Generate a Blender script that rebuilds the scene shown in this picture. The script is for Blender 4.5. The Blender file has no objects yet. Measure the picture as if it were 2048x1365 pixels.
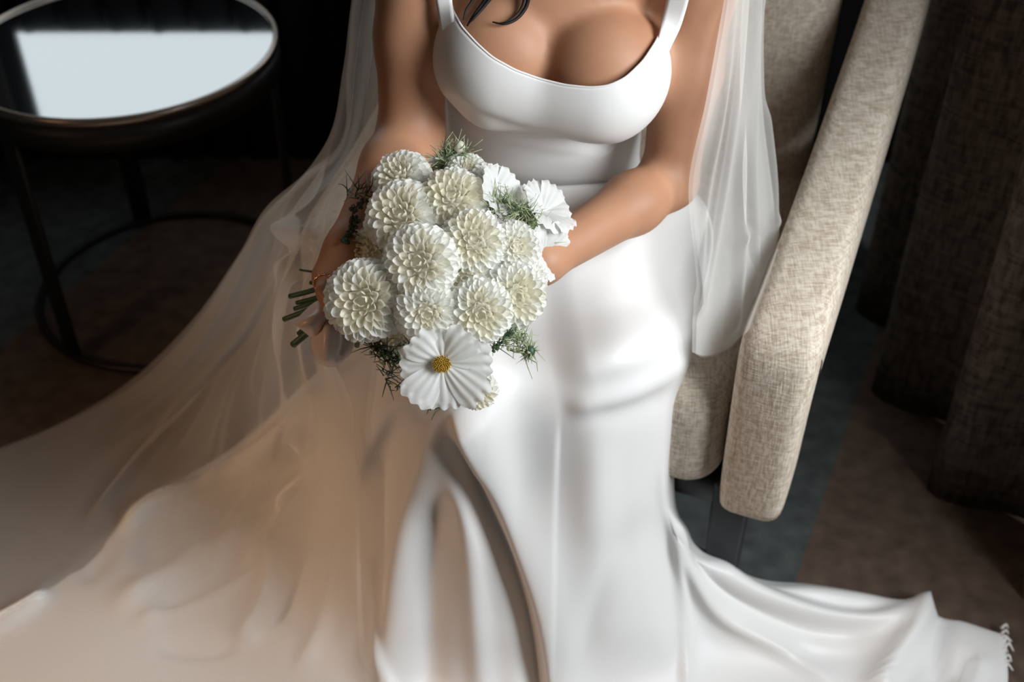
import bpy, math, random
import numpy as np
from mathutils import Vector, Matrix
from mathutils.bvhtree import BVHTree

random.seed(7); np.random.seed(7)
SC = bpy.context.scene
COL = SC.collection

# ------------------------------------------------------------------ camera, world, lights, exposure
H = 1.60; PITCH = math.radians(39.7); F = 2400.0
CT, ST = math.cos(PITCH), math.sin(PITCH)
cam_d = bpy.data.cameras.new('camera'); cam = bpy.data.objects.new('camera', cam_d); COL.objects.link(cam)
cam.location = (0, 0, H); cam.rotation_euler = (math.pi/2 - PITCH, 0, 0)
cam_d.sensor_width = 36; cam_d.lens = F/2048*36; cam_d.clip_start = 0.02
cam_d.dof.use_dof = True; cam_d.dof.focus_distance = 1.40; cam_d.dof.aperture_fstop = 3.2
SC.camera = cam

world = bpy.data.worlds.new('world'); SC.world = world; world.use_nodes = True
bg = world.node_tree.nodes['Background']
bg.inputs[0].default_value = (1.0, 0.84, 0.70, 1); bg.inputs[1].default_value = 0.045

def area(name, loc, target, sx, sy, power, col, spread=180):
    l = bpy.data.lights.new(name, 'AREA'); l.shape = 'RECTANGLE'; l.size = sx; l.size_y = sy
    l.energy = power; l.color = col; l.spread = math.radians(spread)
    o = bpy.data.objects.new(name, l); COL.objects.link(o); o.location = loc
    o.rotation_euler = (Vector(target)-Vector(loc)).to_track_quat('-Z', 'Y').to_euler()
    return o
# daylight through the tall window in the right-hand wall, and a warm lamp across the room
area('window_daylight', (1.34, 0.50, 1.66), (0.30, 1.12, 1.20), 0.8, 1.2, 28.5, (0.93, 0.97, 1.0), 130)
area('lamp_glow', (-1.65, 0.55, 0.95), (-0.38, 1.15, 0.05), 0.35, 0.35, 1.5, (1.0, 0.60, 0.35), 70)

SC.view_settings.view_transform = 'Standard'; SC.view_settings.look = 'None'
SC.view_settings.gamma = 1.0; SC.view_settings.use_curve_mapping = False
SC.view_settings.exposure = 0.0

# ------------------------------------------------------------------ geometry helpers
def P(px, py, v):
    """photo pixel + distance (v > 1.25: depth along the view axis, else world height) -> world point"""
    o = (682.5-py)/F; a = (px-1024)/F
    D = v if v > 1.25 else (H-v)/(ST-o*CT)
    return np.array((a*D, D*(CT+o*ST), H+D*(-ST+o*CT)))
def proj(V):
    V = np.asarray(V, float); y = V[..., 1]; z = V[..., 2]-H
    D = y*CT-z*ST; up = y*ST+z*CT
    return np.stack([1024+V[..., 0]/D*F, 682.5-up/D*F, D], -1)
CAM = np.array((0, 0, H))

def mesh(name, V, Fc, mat=None, smooth=True):
    me = bpy.data.meshes.new(name)
    me.from_pydata([tuple(map(float, v)) for v in V], [], [tuple(map(int, f)) for f in Fc])
    if smooth: me.polygons.foreach_set('use_smooth', [True]*len(me.polygons))
    if mat: me.materials.append(mat)
    me.update(); return me
def obj(name, V, Fc, mat, parent=None, smooth=True, **kw):
    o = bpy.data.objects.new(name, V if isinstance(V, bpy.types.Mesh) else mesh(name, V, Fc, mat, smooth)); COL.objects.link(o)
    adopt(o, parent); tag(o, **kw); return o
def adopt(o, parent):
    if parent:
        o.parent = parent
        o.matrix_parent_inverse = world_of(parent).inverted()
def world_of(o):
    return (world_of(o.parent) @ o.matrix_parent_inverse @ o.matrix_basis) if o.parent else o.matrix_basis.copy()
def tag(o, label=None, cat=None, group=None, kind=None):
    if label: o['label'] = label
    if cat: o['category'] = cat
    if group: o['group'] = group
    if kind: o['kind'] = kind
def empty(name, loc=(0, 0, 0), parent=None, **kw):
    o = bpy.data.objects.new(name, None); COL.objects.link(o); o.empty_display_size = .05
    o.location = tuple(float(c) for c in loc)
    adopt(o, parent); tag(o, **kw); return o

def grid_faces(nr, nc, closed=False):
    f = []
    for i in range(nr-1):
        for j in range(nc if closed else nc-1):
            k = (j+1) % nc
            f.append((i*nc+j, i*nc+k, (i+1)*nc+k, (i+1)*nc+j))
    return f
def cr(A, n):
    """Catmull-Rom along axis 0, n steps per span"""
    A = np.asarray(A, float); m = len(A)
    E = np.concatenate([[2*A[0]-A[1]], A, [2*A[-1]-A[-2]]]); out = []
    for i in range(m-1):
        p0, p1, p2, p3 = E[i:i+4]
        for t in np.linspace(0, 1, n, endpoint=False):
            out.append(.5*(2*p1+(p2-p0)*t+(2*p0-5*p1+4*p2-p3)*t*t+(3*p1-p0-3*p2+p3)*t**3))
    out.append(A[-1]); return np.array(out)
def net(C, n, m):
    A = cr(np.asarray(C, float), n)
    return np.swapaxes(cr(np.swapaxes(A, 0, 1), m), 0, 1)
def normals(G):
    du = np.gradient(G, axis=1); dv = np.gradient(G, axis=0)
    N = np.cross(du, dv); L = np.linalg.norm(N, axis=-1, keepdims=True); N = N/np.maximum(L, 1e-9)
    s = np.sign(((CAM-G)*N).sum(-1).mean()); return N*s
def tube(pts, rad, seg=8, cap=True):
    """tube along points (list) with radius or list of radii"""
    pts = [Vector(p) for p in pts]; n = len(pts); R = rad if hasattr(rad, '__len__') else [rad]*n
    V, Fc = [], []; up = None
    for i, p in enumerate(pts):
        t = (pts[min(i+1, n-1)]-pts[max(i-1, 0)]).normalized()
        if up is None:
            up = Vector((0, 0, 1)) if abs(t.z) < .9 else Vector((1, 0, 0))
        a = t.cross(up).normalized(); b = a.cross(t).normalized(); up = b
        for k in range(seg):
            c = 2*math.pi*k/seg; V.append(p+a*math.cos(c)*R[i]+b*math.sin(c)*R[i])
    for i in range(n-1):
        for k in range(seg):
            l = (k+1) % seg; Fc.append((i*seg+k, i*seg+l, (i+1)*seg+l, (i+1)*seg+k))
    if cap:
        Fc.append(tuple(range(seg))[::-1]); Fc.append(tuple((n-1)*seg+k for k in range(seg)))
    return V, Fc
def join(parts):
    V, Fc = [], []
    for v, f in parts:
        b = len(V); V += list(v); Fc += [tuple(i+b for i in q) for q in f]
    return V, Fc
def rbox(sx, sy, sz, r, n=3, dims=6):
    """rounded box centred at 0: cube grid pushed to a rounded box"""
    V, Fc, idx = [], [], {}
    def add(p):
        k = tuple(round(c, 5) for c in p)
        if k not in idx: idx[k] = len(V); V.append(p)
        return idx[k]
    m = dims
    def cs(s):
        h = s/2; a = [-h+r*(1-math.cos(math.pi/2*i/n)) for i in range(n)]
        b = list(np.linspace(-h+r, h-r, m)); c = [-x for x in a][::-1]
        return a+b+c
    X, Y, Z = cs(sx), cs(sy), cs(sz)
    def face(A, B, fn):
        for i in range(len(A)-1):
            for j in range(len(B)-1):
                Fc.append(tuple(add(fn(A[a], B[b])) for a, b in ((i, j), (i+1, j), (i+1, j+1), (i, j+1))))
    face(X, Y, lambda a, b: (a, b, sz/2)); face(Y, X, lambda a, b: (b, a, -sz/2))
    face(Y, Z, lambda a, b: (sx/2, a, b)); face(Z, Y, lambda a, b: (-sx/2, b, a))
    face(Z, X, lambda a, b: (b, sy/2, a)); face(X, Z, lambda a, b: (a, -sy/2, b))
    out = []
    for p in V:
        q = np.array(p); c = np.clip(q, [-(sx/2-r), -(sy/2-r), -(sz/2-r)], [sx/2-r, sy/2-r, sz/2-r])
        d = q-c; L = np.linalg.norm(d); out.append(c+d/L*r if L > 1e-9 else q)
    return np.array(out), Fc
def box(x0, x1, y0, y1, z0, z1):
    V = [(x, y, z) for z in (z0, z1) for y in (y0, y1) for x in (x0, x1)]
    return V, [(0, 2, 3, 1), (4, 5, 7, 6), (0, 1, 5, 4), (2, 6, 7, 3), (1, 3, 7, 5), (0, 4, 6, 2)]

def fold(G, folds, N=None):
    """raise / sink soft ridges along polylines; each: (points, amp, width_left, width_right[, end_fade])"""
    Q = proj(G); N = normals(G) if N is None else N
    X, Y = Q[..., 0], Q[..., 1]; out = np.zeros(X.shape)
    for f in folds:
        pts = cr(np.array(f[0], float), 6) if len(f[0]) > 2 else np.array(f[0], float)
        amp, wl, wr = f[1:4]; fade = f[4] if len(f) > 4 else .18
        best = np.full(X.shape, 1e9); sd = np.zeros(X.shape); tt = np.zeros(X.shape)
        L = np.concatenate([[0], np.cumsum(np.linalg.norm(np.diff(pts, axis=0), axis=1))]); T = L[-1]
        for i in range(len(pts)-1):
            a, b = pts[i], pts[i+1]; ab = b-a; l2 = (ab**2).sum()
            t = np.clip(((X-a[0])*ab[0]+(Y-a[1])*ab[1])/l2, 0, 1)
            dx, dy = X-a[0]-t*ab[0], Y-a[1]-t*ab[1]; d = dx*dx+dy*dy
            cross = ab[0]*dy-ab[1]*dx
            m = d < best; best = np.where(m, d, best); sd = np.where(m, np.sign(cross), sd); tt = np.where(m, (L[i]+t*(L[i+1]-L[i]))/T, tt)
        w = np.where(sd > 0, wl, wr)   # travelling down the picture: positive cross = picture-left
        e = np.clip(np.minimum(tt/fade, (1-tt)/fade), 0, 1); e = e*e*(3-2*e)
        if f[4:] and f[4] < 0: e = np.ones_like(tt)
        out += amp*np.exp(-best/(w*w))*e
    return G+N*out[..., None]

# ------------------------------------------------------------------ materials
def nodes(name):
    m = bpy.data.materials.new(name); m.use_nodes = True
    nt = m.node_tree; return m, nt, nt.nodes['Principled BSDF']
def mat(name, col, rough=.5, metal=0, spec=.5, noise=None, bump=None, sheen=0, sss=0, stretch=None, alpha=None):
    m, nt, b = nodes(name); N, L = nt.nodes, nt.links
    b.inputs['Base Color'].default_value = (*col, 1); b.inputs['Roughness'].default_value = rough
    b.inputs['Metallic'].default_value = metal; b.inputs['Specular IOR Level'].default_value = spec
    if sheen: b.inputs['Sheen Weight'].default_value = sheen; b.inputs['Sheen Roughness'].default_value = .4
    if sss:
        b.inputs['Subsurface Weight'].default_value = sss; b.inputs['Subsurface Radius'].default_value = (.012, .005, .003); b.inputs['Subsurface Scale'].default_value = 1.0
    tc = N.new('ShaderNodeTexCoord'); mp = N.new('ShaderNodeMapping'); L.new(tc.outputs['Object'], mp.inputs[0])
    if stretch: mp.inputs['Scale'].default_value = stretch
    if noise:
        c2, scale, det = noise
        t = N.new('ShaderNodeTexNoise'); t.inputs['Scale'].default_value = scale; t.inputs['Detail'].default_value = det
        L.new(mp.outputs[0], t.inputs[0])
        r = N.new('ShaderNodeValToRGB'); r.color_ramp.elements[0].position = .35; r.color_ramp.elements[1].position = .65
        r.color_ramp.elements[0].color = (*col, 1); r.color_ramp.elements[1].color = (*c2, 1)
        L.new(t.outputs['Fac'], r.inputs[0]); L.new(r.outputs[0], b.inputs['Base Color'])
    if bump:
        scale, strength, dist = bump
        t = N.new('ShaderNodeTexNoise'); t.inputs['Scale'].default_value = scale; t.inputs['Detail'].default_value = 3
        L.new(mp.outputs[0], t.inputs[0]); bp = N.new('ShaderNodeBump'); bp.inputs['Strength'].default_value = strength; bp.inputs['Distance'].default_value = dist
        L.new(t.outputs['Fac'], bp.inputs['Height']); L.new(bp.outputs[0], b.inputs['Normal'])
    return m
def linen(name, c1, c2, sc=260):
    """woven slub fabric: two crossed stretched noises"""
    m, nt, b = nodes(name); N, L = nt.nodes, nt.links
    tc = N.new('ShaderNodeTexCoord'); outs = []
    for s in ((1, .12, .12), (.12, .12, 1), (.12, 1, .3)):
        mp = N.new('ShaderNodeMapping'); mp.inputs['Scale'].default_value = s; L.new(tc.outputs['Object'], mp.inputs[0])
        t = N.new('ShaderNodeTexNoise'); t.inputs['Scale'].default_value = sc; t.inputs['Detail'].default_value = 2; L.new(mp.outputs[0], t.inputs[0]); outs.append(t.outputs['Fac'])
    a = N.new('ShaderNodeMath'); a.operation = 'ADD'; L.new(outs[0], a.inputs[0]); L.new(outs[1], a.inputs[1])
    a2 = N.new('ShaderNodeMath'); a2.operation = 'ADD'; L.new(a.outputs[0], a2.inputs[0]); L.new(outs[2], a2.inputs[1])
    d = N.new('ShaderNodeMath'); d.operation = 'DIVIDE'; d.inputs[1].default_value = 3; L.new(a2.outputs[0], d.inputs[0])
    r = N.new('ShaderNodeValToRGB'); r.color_ramp.elements[0].position = .40; r.color_ramp.elements[1].position = .58
    r.color_ramp.elements[0].color = (*c1, 1); r.color_ramp.elements[1].color = (*c2, 1); L.new(d.outputs[0], r.inputs[0]); L.new(r.outputs[0], b.inputs['Base Color'])
    bp = N.new('ShaderNodeBump'); bp.inputs['Strength'].default_value = .6; bp.inputs['Distance'].default_value = .003; L.new(d.outputs[0], bp.inputs['Height']); L.new(bp.outputs[0], b.inputs['Normal'])
    b.inputs['Roughness'].default_value = .9; b.inputs['Specular IOR Level'].default_value = .15
    return m

M = {}
M['satin'] = mat('ivory_satin', (.79, .78, .765), .44, spec=.42, sheen=.1, bump=(7, .08, .01))
M['skin'] = mat('tan_skin', (.47, .245, .145), .5, spec=.3, noise=((.43, .215, .125), 14, 3), bump=(420, .08, .001), sss=.12)
M['hair'] = mat('dark_hair', (.010, .007, .006), .6, spec=.25)
M['linen'] = linen('oatmeal_linen', (.42, .34, .26), (.68, .60, .50), 430)
M['blackwood'] = mat('black_lacquered_wood', (.012, .014, .017), .45)
M['bronze'] = mat('dark_bronze', (.010, .008, .007), .45, metal=.3)
M['brass'] = mat('brushed_rim', (.42, .36, .31), .3, metal=1)
M['drape'] = linen('brown_drape', (.055, .042, .033), (.15, .117, .094), 150)
M['greydrape'] = linen('grey_drape', (.14, .14, .14), (.26, .25, .24), 90)
M['blackdrape'] = mat('black_curtain', (.006, .006, .007), .9, spec=.1)
M['wallpaint'] = mat('dark_wall_paint', (.03, .027, .025), .8, noise=((.026, .024, .023), 4, 2))
M['gold'] = mat('rose_gold', (.75, .42, .26), .2, metal=1)
M['stem'] = mat('dark_green_stem', (.035, .075, .045), .5, noise=((.06, .11, .05), 60, 2))
M['feather'] = mat('sage_foliage', (.26, .33, .17), .6, noise=((.40, .46, .28), 50, 2))
M['darkleaf'] = mat('dark_foliage', (.022, .035, .022), .6, noise=((.05, .07, .04), 80, 2))
M['ribbon'] = mat('blush_silk', (.74, .60, .54), .35, sheen=.3, bump=(40, .15, .004))
M['pollen'] = mat('yellow_disc', (.62, .38, .04), .7, noise=((.40, .24, .02), 300, 2), bump=(500, .6, .002))
def petal_mat(name, col, col2, trans=.3):
    m, nt, b = nodes(name); N, L = nt.nodes, nt.links
    tc = N.new('ShaderNodeTexCoord'); t = N.new('ShaderNodeTexNoise'); t.inputs['Scale'].default_value = 60; L.new(tc.outputs['Object'], t.inputs[0])
    r = N.new('ShaderNodeValToRGB'); r.color_ramp.elements[0].position = .35; r.color_ramp.elements[1].position = .65
    r.color_ramp.elements[0].color = (*col, 1); r.color_ramp.elements[1].color = (*col2, 1); L.new(t.outputs['Fac'], r.inputs[0]); L.new(r.outputs[0], b.inputs['Base Color'])
    b.inputs['Roughness'].default_value = .6; b.inputs['Specular IOR Level'].default_value = .25
    tr = N.new('ShaderNodeBsdfTranslucent'); L.new(r.outputs[0], tr.inputs[0]); mx = N.new('ShaderNodeMixShader'); mx.inputs[0].default_value = trans
    L.new(b.outputs[0], mx.inputs[1]); L.new(tr.outputs[0], mx.inputs[2]); L.new(mx.outputs[0], N['Material Output'].inputs[0])
    return m
M['petal'] = petal_mat('white_petal', (.95, .95, .92), (.94, .94, .89), .5)
M['cream'] = petal_mat('cream_petal', (.94, .92, .82), (.93, .90, .76), .5)
M['cosmos'] = petal_mat('cosmos_petal', (.90, .91, .89), (.86, .87, .85), .42)
def tulle(name, op, col):
    m, nt, b = nodes(name); N, L = nt.nodes, nt.links; N.remove(b)
    d = N.new('ShaderNodeBsdfDiffuse'); d.inputs[0].default_value = (*col, 1)
    t = N.new('ShaderNodeBsdfTranslucent'); t.inputs[0].default_value = (*col, 1)
    m1 = N.new('ShaderNodeMixShader'); m1.inputs[0].default_value = .4; L.new(d.outputs[0], m1.inputs[1]); L.new(t.outputs[0], m1.inputs[2])
    tr = N.new('ShaderNodeBsdfTransparent'); mx = N.new('ShaderNodeMixShader')
    # a net of threads covers more of the view when it is seen edge-on
    lw = N.new('ShaderNodeLayerWeight'); lw.inputs['Blend'].default_value = .35
    mr = N.new('ShaderNodeMapRange'); mr.inputs['To Min'].default_value = op; mr.inputs['To Max'].default_value = min(1, op*2.6)
    L.new(lw.outputs['Facing'], mr.inputs['Value']); L.new(mr.outputs[0], mx.inputs[0])
    L.new(tr.outputs[0], mx.inputs[1]); L.new(m1.outputs[0], mx.inputs[2]); L.new(mx.outputs[0], N['Material Output'].inputs[0])
    return m
M['tulle'] = tulle('white_tulle', .23, (.86, .85, .82))
def emis(name, col, s):
    m, nt, b = nodes(name); b.inputs['Base Color'].default_value = (0, 0, 0, 1); b.inputs['Emission Color'].default_value = (*col, 1); b.inputs['Emission Strength'].default_value = s; return m
M['daylight'] = emis('daylit_pane', (.88, .96, 1.0), 1.1)
M['mirror'] = mat('smoked_mirror', (.62, .64, .65), .06, metal=1)
def carpet():
    m, nt, b = nodes('block_carpet'); N, L = nt.nodes, nt.links
    tc = N.new('ShaderNodeTexCoord'); mp = N.new('ShaderNodeMapping'); L.new(tc.outputs['Object'], mp.inputs[0])
    # woven colour fields, turned like the room (24 degrees)
    mp.inputs['Rotation'].default_value = (0, 0, math.radians(24)); mp.inputs['Location'].default_value = (0, 0, 0)
    sx = N.new('ShaderNodeSeparateXYZ'); L.new(mp.outputs[0], sx.inputs[0])
    w = N.new('ShaderNodeMapRange'); w.inputs['From Min'].default_value = -2.2; w.inputs['From Max'].default_value = .8; L.new(sx.outputs['X'], w.inputs['Value'])
    r = N.new('ShaderNodeValToRGB'); r.color_ramp.interpolation = 'CONSTANT'
    e = r.color_ramp.elements; GREY, BROWN = (.085, .093, .090, 1), (.125, .086, .065, 1)
    e[0].color = GREY; e[1].position = .15; e[1].color = BROWN
    q = e.new(.583); q.color = GREY; q = e.new(.70); q.color = BROWN
    L.new(w.outputs[0], r.inputs[0])
    t = N.new('ShaderNodeTexNoise'); t.inputs['Scale'].default_value = 26; t.inputs['Detail'].default_value = 6; L.new(tc.outputs['Object'], t.inputs[0])
    mr = N.new('ShaderNodeMapRange'); mr.inputs['From Min'].default_value = .3; mr.inputs['From Max'].default_value = .7; mr.inputs['To Min'].default_value = .72; mr.inputs['To Max'].default_value = 1.3
    L.new(t.outputs['Fac'], mr.inputs[0])
    mul = N.new('ShaderNodeMixRGB'); mul.blend_type = 'MULTIPLY'; mul.inputs[0].default_value = 1; L.new(r.outputs[0], mul.inputs[1]); L.new(mr.outputs[0], mul.inputs[2])
    L.new(mul.outputs[0], b.inputs['Base Color']); b.inputs['Roughness'].default_value = .95; b.inputs['Specular IOR Level'].default_value = .1
    t2 = N.new('ShaderNodeTexNoise'); t2.inputs['Scale'].default_value = 350; L.new(tc.outputs['Object'], t2.inputs[0])
    bp = N.new('ShaderNodeBump'); bp.inputs['Strength'].default_value = .6; bp.inputs['Distance'].default_value = .004; L.new(t2.outputs['Fac'], bp.inputs['Height']); L.new(bp.outputs[0], b.inputs['Normal'])
    return m
M['carpet'] = carpet()

# ------------------------------------------------------------------ the room
BACK = 2.72
obj('floor', *box(-3.2, 2.0, -1.6, BACK, -.05, 0), M['carpet'], smooth=False, kind='structure', label='dark brown and grey carpet laid in large blocks')
WX0, WX1, WZ0, WZ1 = -1.27, .55, .80, 2.1
obj('wall_back', *join([box(-3.2, 2.0, BACK, BACK+.12, 0, WZ0), box(-3.2, WX0, BACK, BACK+.12, WZ0, 2.6), box(WX1, 2.0, BACK, BACK+.12, WZ0, 2.6), box(WX0, WX1, BACK, BACK+.12, WZ1, 2.6)]), M['wallpaint'], smooth=False, kind='structure', label='dark wall behind the round side table')
w1 = obj('window_1', *join([box(WX0, WX1, BACK+.02, BACK+.08, WZ0, WZ0+.05), box(WX0, WX1, BACK+.02, BACK+.08, WZ1-.05, WZ1), box(WX0, WX0+.05, BACK+.02, BACK+.08, WZ0+.05, WZ1-.05), box(WX1-.05, WX1, BACK+.02, BACK+.08, WZ0+.05, WZ1-.05)]), M['blackwood'], smooth=False, kind='structure', label='bright window mirrored in the round table top')
obj('window_pane', *box(WX0+.05, WX1-.05, BACK+.04, BACK+.05, WZ0+.05, WZ1-.05), M['daylight'], w1, smooth=False)
obj('wall_right', *join([box(1.62, 1.74, 1.15, BACK, 0, 2.6), box(1.62, 1.74, -1.6, 1.15, 0, .55)]), M['wallpaint'], smooth=False, kind='structure', label='dark wall behind the brown drapes')
obj('wall_left', *box(-3.3, -3.2, -1.6, BACK, 0, 2.6), M['wallpaint'], smooth=False, kind='structure', label='dark wall at the far side of the table')

def pleated(path, z0, z1, pitch, amp, flare=1.0, n=10, rows=24, sway=.006, seed=1, phase=0):
    """curtain sheet hung along a plan path, with rounded pleats that open a little towards the hem"""
    rnd = random.Random(seed)
    P2 = cr(np.array(path, float), 40); L = np.concatenate([[0], np.cumsum(np.linalg.norm(np.diff(P2, axis=0), axis=1))])
    cols = int(L[-1]/pitch*n); s = np.linspace(0, L[-1], cols)
    X = np.interp(s, L, P2[:, 0]); Y = np.interp(s, L, P2[:, 1]); tx, ty = np.gradient(X), np.gradient(Y)
    l = np.hypot(tx, ty); nx, ny = ty/l, -tx/l
    jit = np.array([rnd.uniform(.75, 1.25) for _ in range(int(L[-1]/pitch)+3)])
    V = []
    for i in range(rows):
        z = z1+(z0-z1)*i/(rows-1); g = i/(rows-1)
        ph = s/pitch*2*math.pi+phase+sway*60*np.sin(z*2.1+s*3)
        A = amp*(.75+.25*g*flare)*np.interp(s/pitch, np.arange(len(jit)), jit)
        w = np.sin(ph)+.22*np.sin(2*ph+.6); w = np.sign(w)*np.abs(w)**.8
        zz = z+(.012*np.sin(ph) if i == rows-1 else 0)
        for k in range(cols): V.append((X[k]+nx[k]*A[k]*w[k], Y[k]+ny[k]*A[k]*w[k], zz[k] if hasattr(zz, '__len__') else zz))
    return V, grid_faces(rows, cols)
def solid(o, t):
    m = o.modifiers.new('thickness', 'SOLIDIFY'); m.thickness = t; m.offset = 0
c = obj('curtain', *pleated([(1.10, .94), (.98, 1.14), (.87, 1.38), (.80, 1.62), (.79, 1.86), (.82, 2.2)], .005, 2.4, .25, .060, seed=3, phase=1.0, n=16), M['drape'], label='heavy brown woven floor-length curtain beside the armchair', cat='curtain', group='curtains around the room'); solid(c, .006)  # path start is out of view, added to shade the back of the armchair
c = obj('curtain', *pleated([(-2.4, 2.42), (-1.9, 2.50), (-1.22, 2.46)], .015, 2.4, .14, .04, seed=5), M['greydrape'], label='grey floor-length curtain hanging behind the round side table', cat='curtain', group='curtains around the room'); solid(c, .006)
c = obj('curtain', *pleated([(-1.45, BACK-.07), (0, BACK-.07), (1.0, BACK-.09)], .01, .80, .10, .025, seed=8, rows=10), M['blackdrape'], label='black pleated curtain below the window at the back', cat='curtain', group='curtains around the room'); solid(c, .005)

# ------------------------------------------------------------------ round side table
def lathe(prof, seg=72, c=(0, 0, 0)):
    V, Fc = [], []; n = len(prof)
    for k in range(seg):
        a = 2*math.pi*k/seg
        for r, z in prof: V.append((c[0]+r*math.cos(a), c[1]+r*math.sin(a), c[2]+z))
    for k in range(seg):
        l = (k+1) % seg
        for i in range(n): Fc.append((k*n+i, l*n+i, l*n+(i+1) % n, k*n+(i+1) % n))
    return V, Fc
TC = (-.742, 2.108); TR = .296; TZ = .58
st = empty('side_table', (*TC, 0), label='round black side table with a mirrored top and bronze rim', cat='table')
disc = [(TC[0]+TR*.965*math.cos(2*math.pi*k/72), TC[1]+TR*.965*math.sin(2*math.pi*k/72), z) for z in (TZ-.008, TZ-.002) for k in range(72)]
obj('table_top', disc, [tuple(range(72))[::-1], tuple(range(72, 144))]+[(k, (k+1) % 72, 72+(k+1) % 72, 72+k) for k in range(72)], M['mirror'], st, smooth=False, label='glossy mirrored disc')
obj('rim', *lathe([(TR*.962, -.004), (TR*.97, .003), (TR*.99, .004), (TR, -.001), (TR, -.012), (TR*.962, -.012)], c=(*TC, TZ)), M['brass'], st, label='thin pale metal rim')
obj('apron', *lathe([(TR*.95, -.012), (TR*.997, -.012), (TR*.997, -.062), (TR*.95, -.062)], c=(*TC, TZ)), M['bronze'], st)
RR = .283
rp = [(RR+.008*math.cos(a), .009+.009*math.sin(a)) for a in np.linspace(0, 2*math.pi, 10, endpoint=False)]
obj('base_ring', *lathe(rp, c=(*TC, 0)), M['bronze'], st)
for a in (-123, 117, -3):
    ca, sa = math.cos(math.radians(a)), math.sin(math.radians(a))
    bx, f_ = rbox(.010, .042, TZ-.06, .003, 2, 2)
    V = [(TC[0]+(RR+p[0])*ca-p[1]*sa, TC[1]+(RR+p[0])*sa+p[1]*ca, p[2]+(TZ-.06)/2+.004) for p in bx]
    obj('leg', V, f_, M['bronze'], st)

# ------------------------------------------------------------------ armchair
CA = math.radians(22)
fx = np.array((.335, 1.16)); back = np.array((math.sin(CA), math.cos(CA))); side = np.array((math.cos(CA), -math.sin(CA)))
CW = .655                                            # distance between arm centre lines at the front
cf = fx-side*CW/2                                    # middle of the chair front
def cl(s, b, z): p = cf+side*s+back*b; return (p[0], p[1], z)    # chair local -> world
ch = empty('armchair', cl(0, .3, 0), label='oatmeal linen armchair with sloping padded arms and black legs', cat='armchair')
BV_chair = []
def cpart(name, V, Fc, m, **kw):
    BV_chair.append(([tuple(v) for v in V], [tuple(f) for f in Fc])); return obj(name, V, Fc, m, ch, **kw)
def arm(sg):
    """upholstered arm: rounded section swept from the front foot over the bend and up to the back"""
    prof = [(.31, .0, .092), (.36, -.004, .097), (.46, -.006, .100), (.55, -.002, .104), (.60, .010, .106), (.628, .04, .106), (.640, .085, .105), (.668, .20, .103), (.715, .35, .100), (.77, .50, .098), (.84, .66, .095), (.95, .80, .09)]
    prof = cr(np.array(prof), 4); n = len(prof); V, Fc = [], []; seg = 28
    for i, (z, b, w) in enumerate(prof):
        a = prof[max(i-1, 0)]; c_ = prof[min(i+1, n-1)]; t = np.array((c_[1]-a[1], c_[0]-a[0])); t /= np.linalg.norm(t)
        dpt = .115+.02*min(1, i/10.)                         # thickness behind the outer skin
        nb, nz = t[1], -t[0]                                 # inward normal (towards back / down)
        splay = .02*b
        for k in range(seg):
            q = 2*math.pi*k/seg; cx, cy = math.cos(q), math.sin(q)
            u = math.copysign(abs(cx)**.45, cx)*w/2; d = (math.copysign(abs(cy)**.5, cy)*.5+.5)*dpt
            V.append(cl(sg*(CW/2+splay)+u, b+nb*d, z+nz*d))
    Fc = grid_faces(n, seg, True); Fc.append(tuple(range(seg))[::-1]); Fc.append(tuple((n-1)*seg+k for k in range(seg)))
    return V, Fc
cpart('arm', *arm(1), M['linen']); cpart('arm', *arm(-1), M['linen'])
for sg in (1, -1):      # side wall of the arm under the roll
    V, f_ = rbox(.07, .60, .29, .02, 3, 4); cpart('side_panel', [cl(sg*(CW/2)+p[0], .38+p[1], .445+p[2]) for p in V], f_, M['linen'])
V, f_ = rbox(CW-.105, .66, .20, .055, 6, 8)
V = [cl(p[0], .335+p[1], .41+p[2]+.012*math.cos(min(1, abs(p[0])/.28)*1.57)*(p[2] > 0)) for p in V]
cpart('seat_cushion', V, f_, M['linen'])
V, f_ = rbox(CW-.15, .17, .72, .07, 6, 10)
cpart('backrest', [cl(p[0], .66+p[1]+.16*(p[2]+.36), .76+p[2]) for p in V], f_, M['linen'])
V, f_ = rbox(CW+.02, .60, .045, .008, 2, 2); cpart('base_frame', [cl(p[0], .35+p[1], .285+p[2]) for p in V], f_, M['blackwood'])
for s, b in ((.295, .075), (-.295, .075), (.295, .62), (-.295, .62)):
    V, f_ = rbox(.056, .056, .31, .006, 2, 2)
    cpart('leg', [cl(s+p[0]*(.82+.18*(p[2]+.155)/.31), b+p[1]*(.82+.18*(p[2]+.155)/.31), .155+p[2]) for p in V], f_, M['blackwood'])

# ------------------------------------------------------------------ the seated woman: one implicit surface, meshed with surface nets
def ell(p, c, r, lean=0, yaw=0):
    q = p-np.array(c)
    if lean: s, k = math.sin(lean), math.cos(lean); q = np.stack([q[..., 0], k*q[..., 1]+s*q[..., 2], -s*q[..., 1]+k*q[..., 2]], -1)
    r = np.array(r); k0 = np.linalg.norm(q/r, axis=-1); k1 = np.linalg.norm(q/(r*r), axis=-1)
    return k0*(k0-1)/np.maximum(k1, 1e-6)
def cone(p, a, b, ra, rb):
    a, b = np.array(a), np.array(b); ab = b-a; t = np.clip(((p-a)@ab)/(ab@ab), 0, 1)
    return np.linalg.norm(p-a-t[..., None]*ab, axis=-1)-(ra+(rb-ra)*t)
def smin(a, b, k):
    h = np.clip(.5+.5*(b-a)/k, 0, 1); return b+(a-b)*h-k*h*(1-h)
LEAN = math.radians(14)
RSH, LSH = np.array((-.120, 1.455, 1.035)), np.array((.235, 1.43, 1.025))
REL, LEL = P(822, 268, 1.575), P(1338, 362, 1.60)
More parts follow.
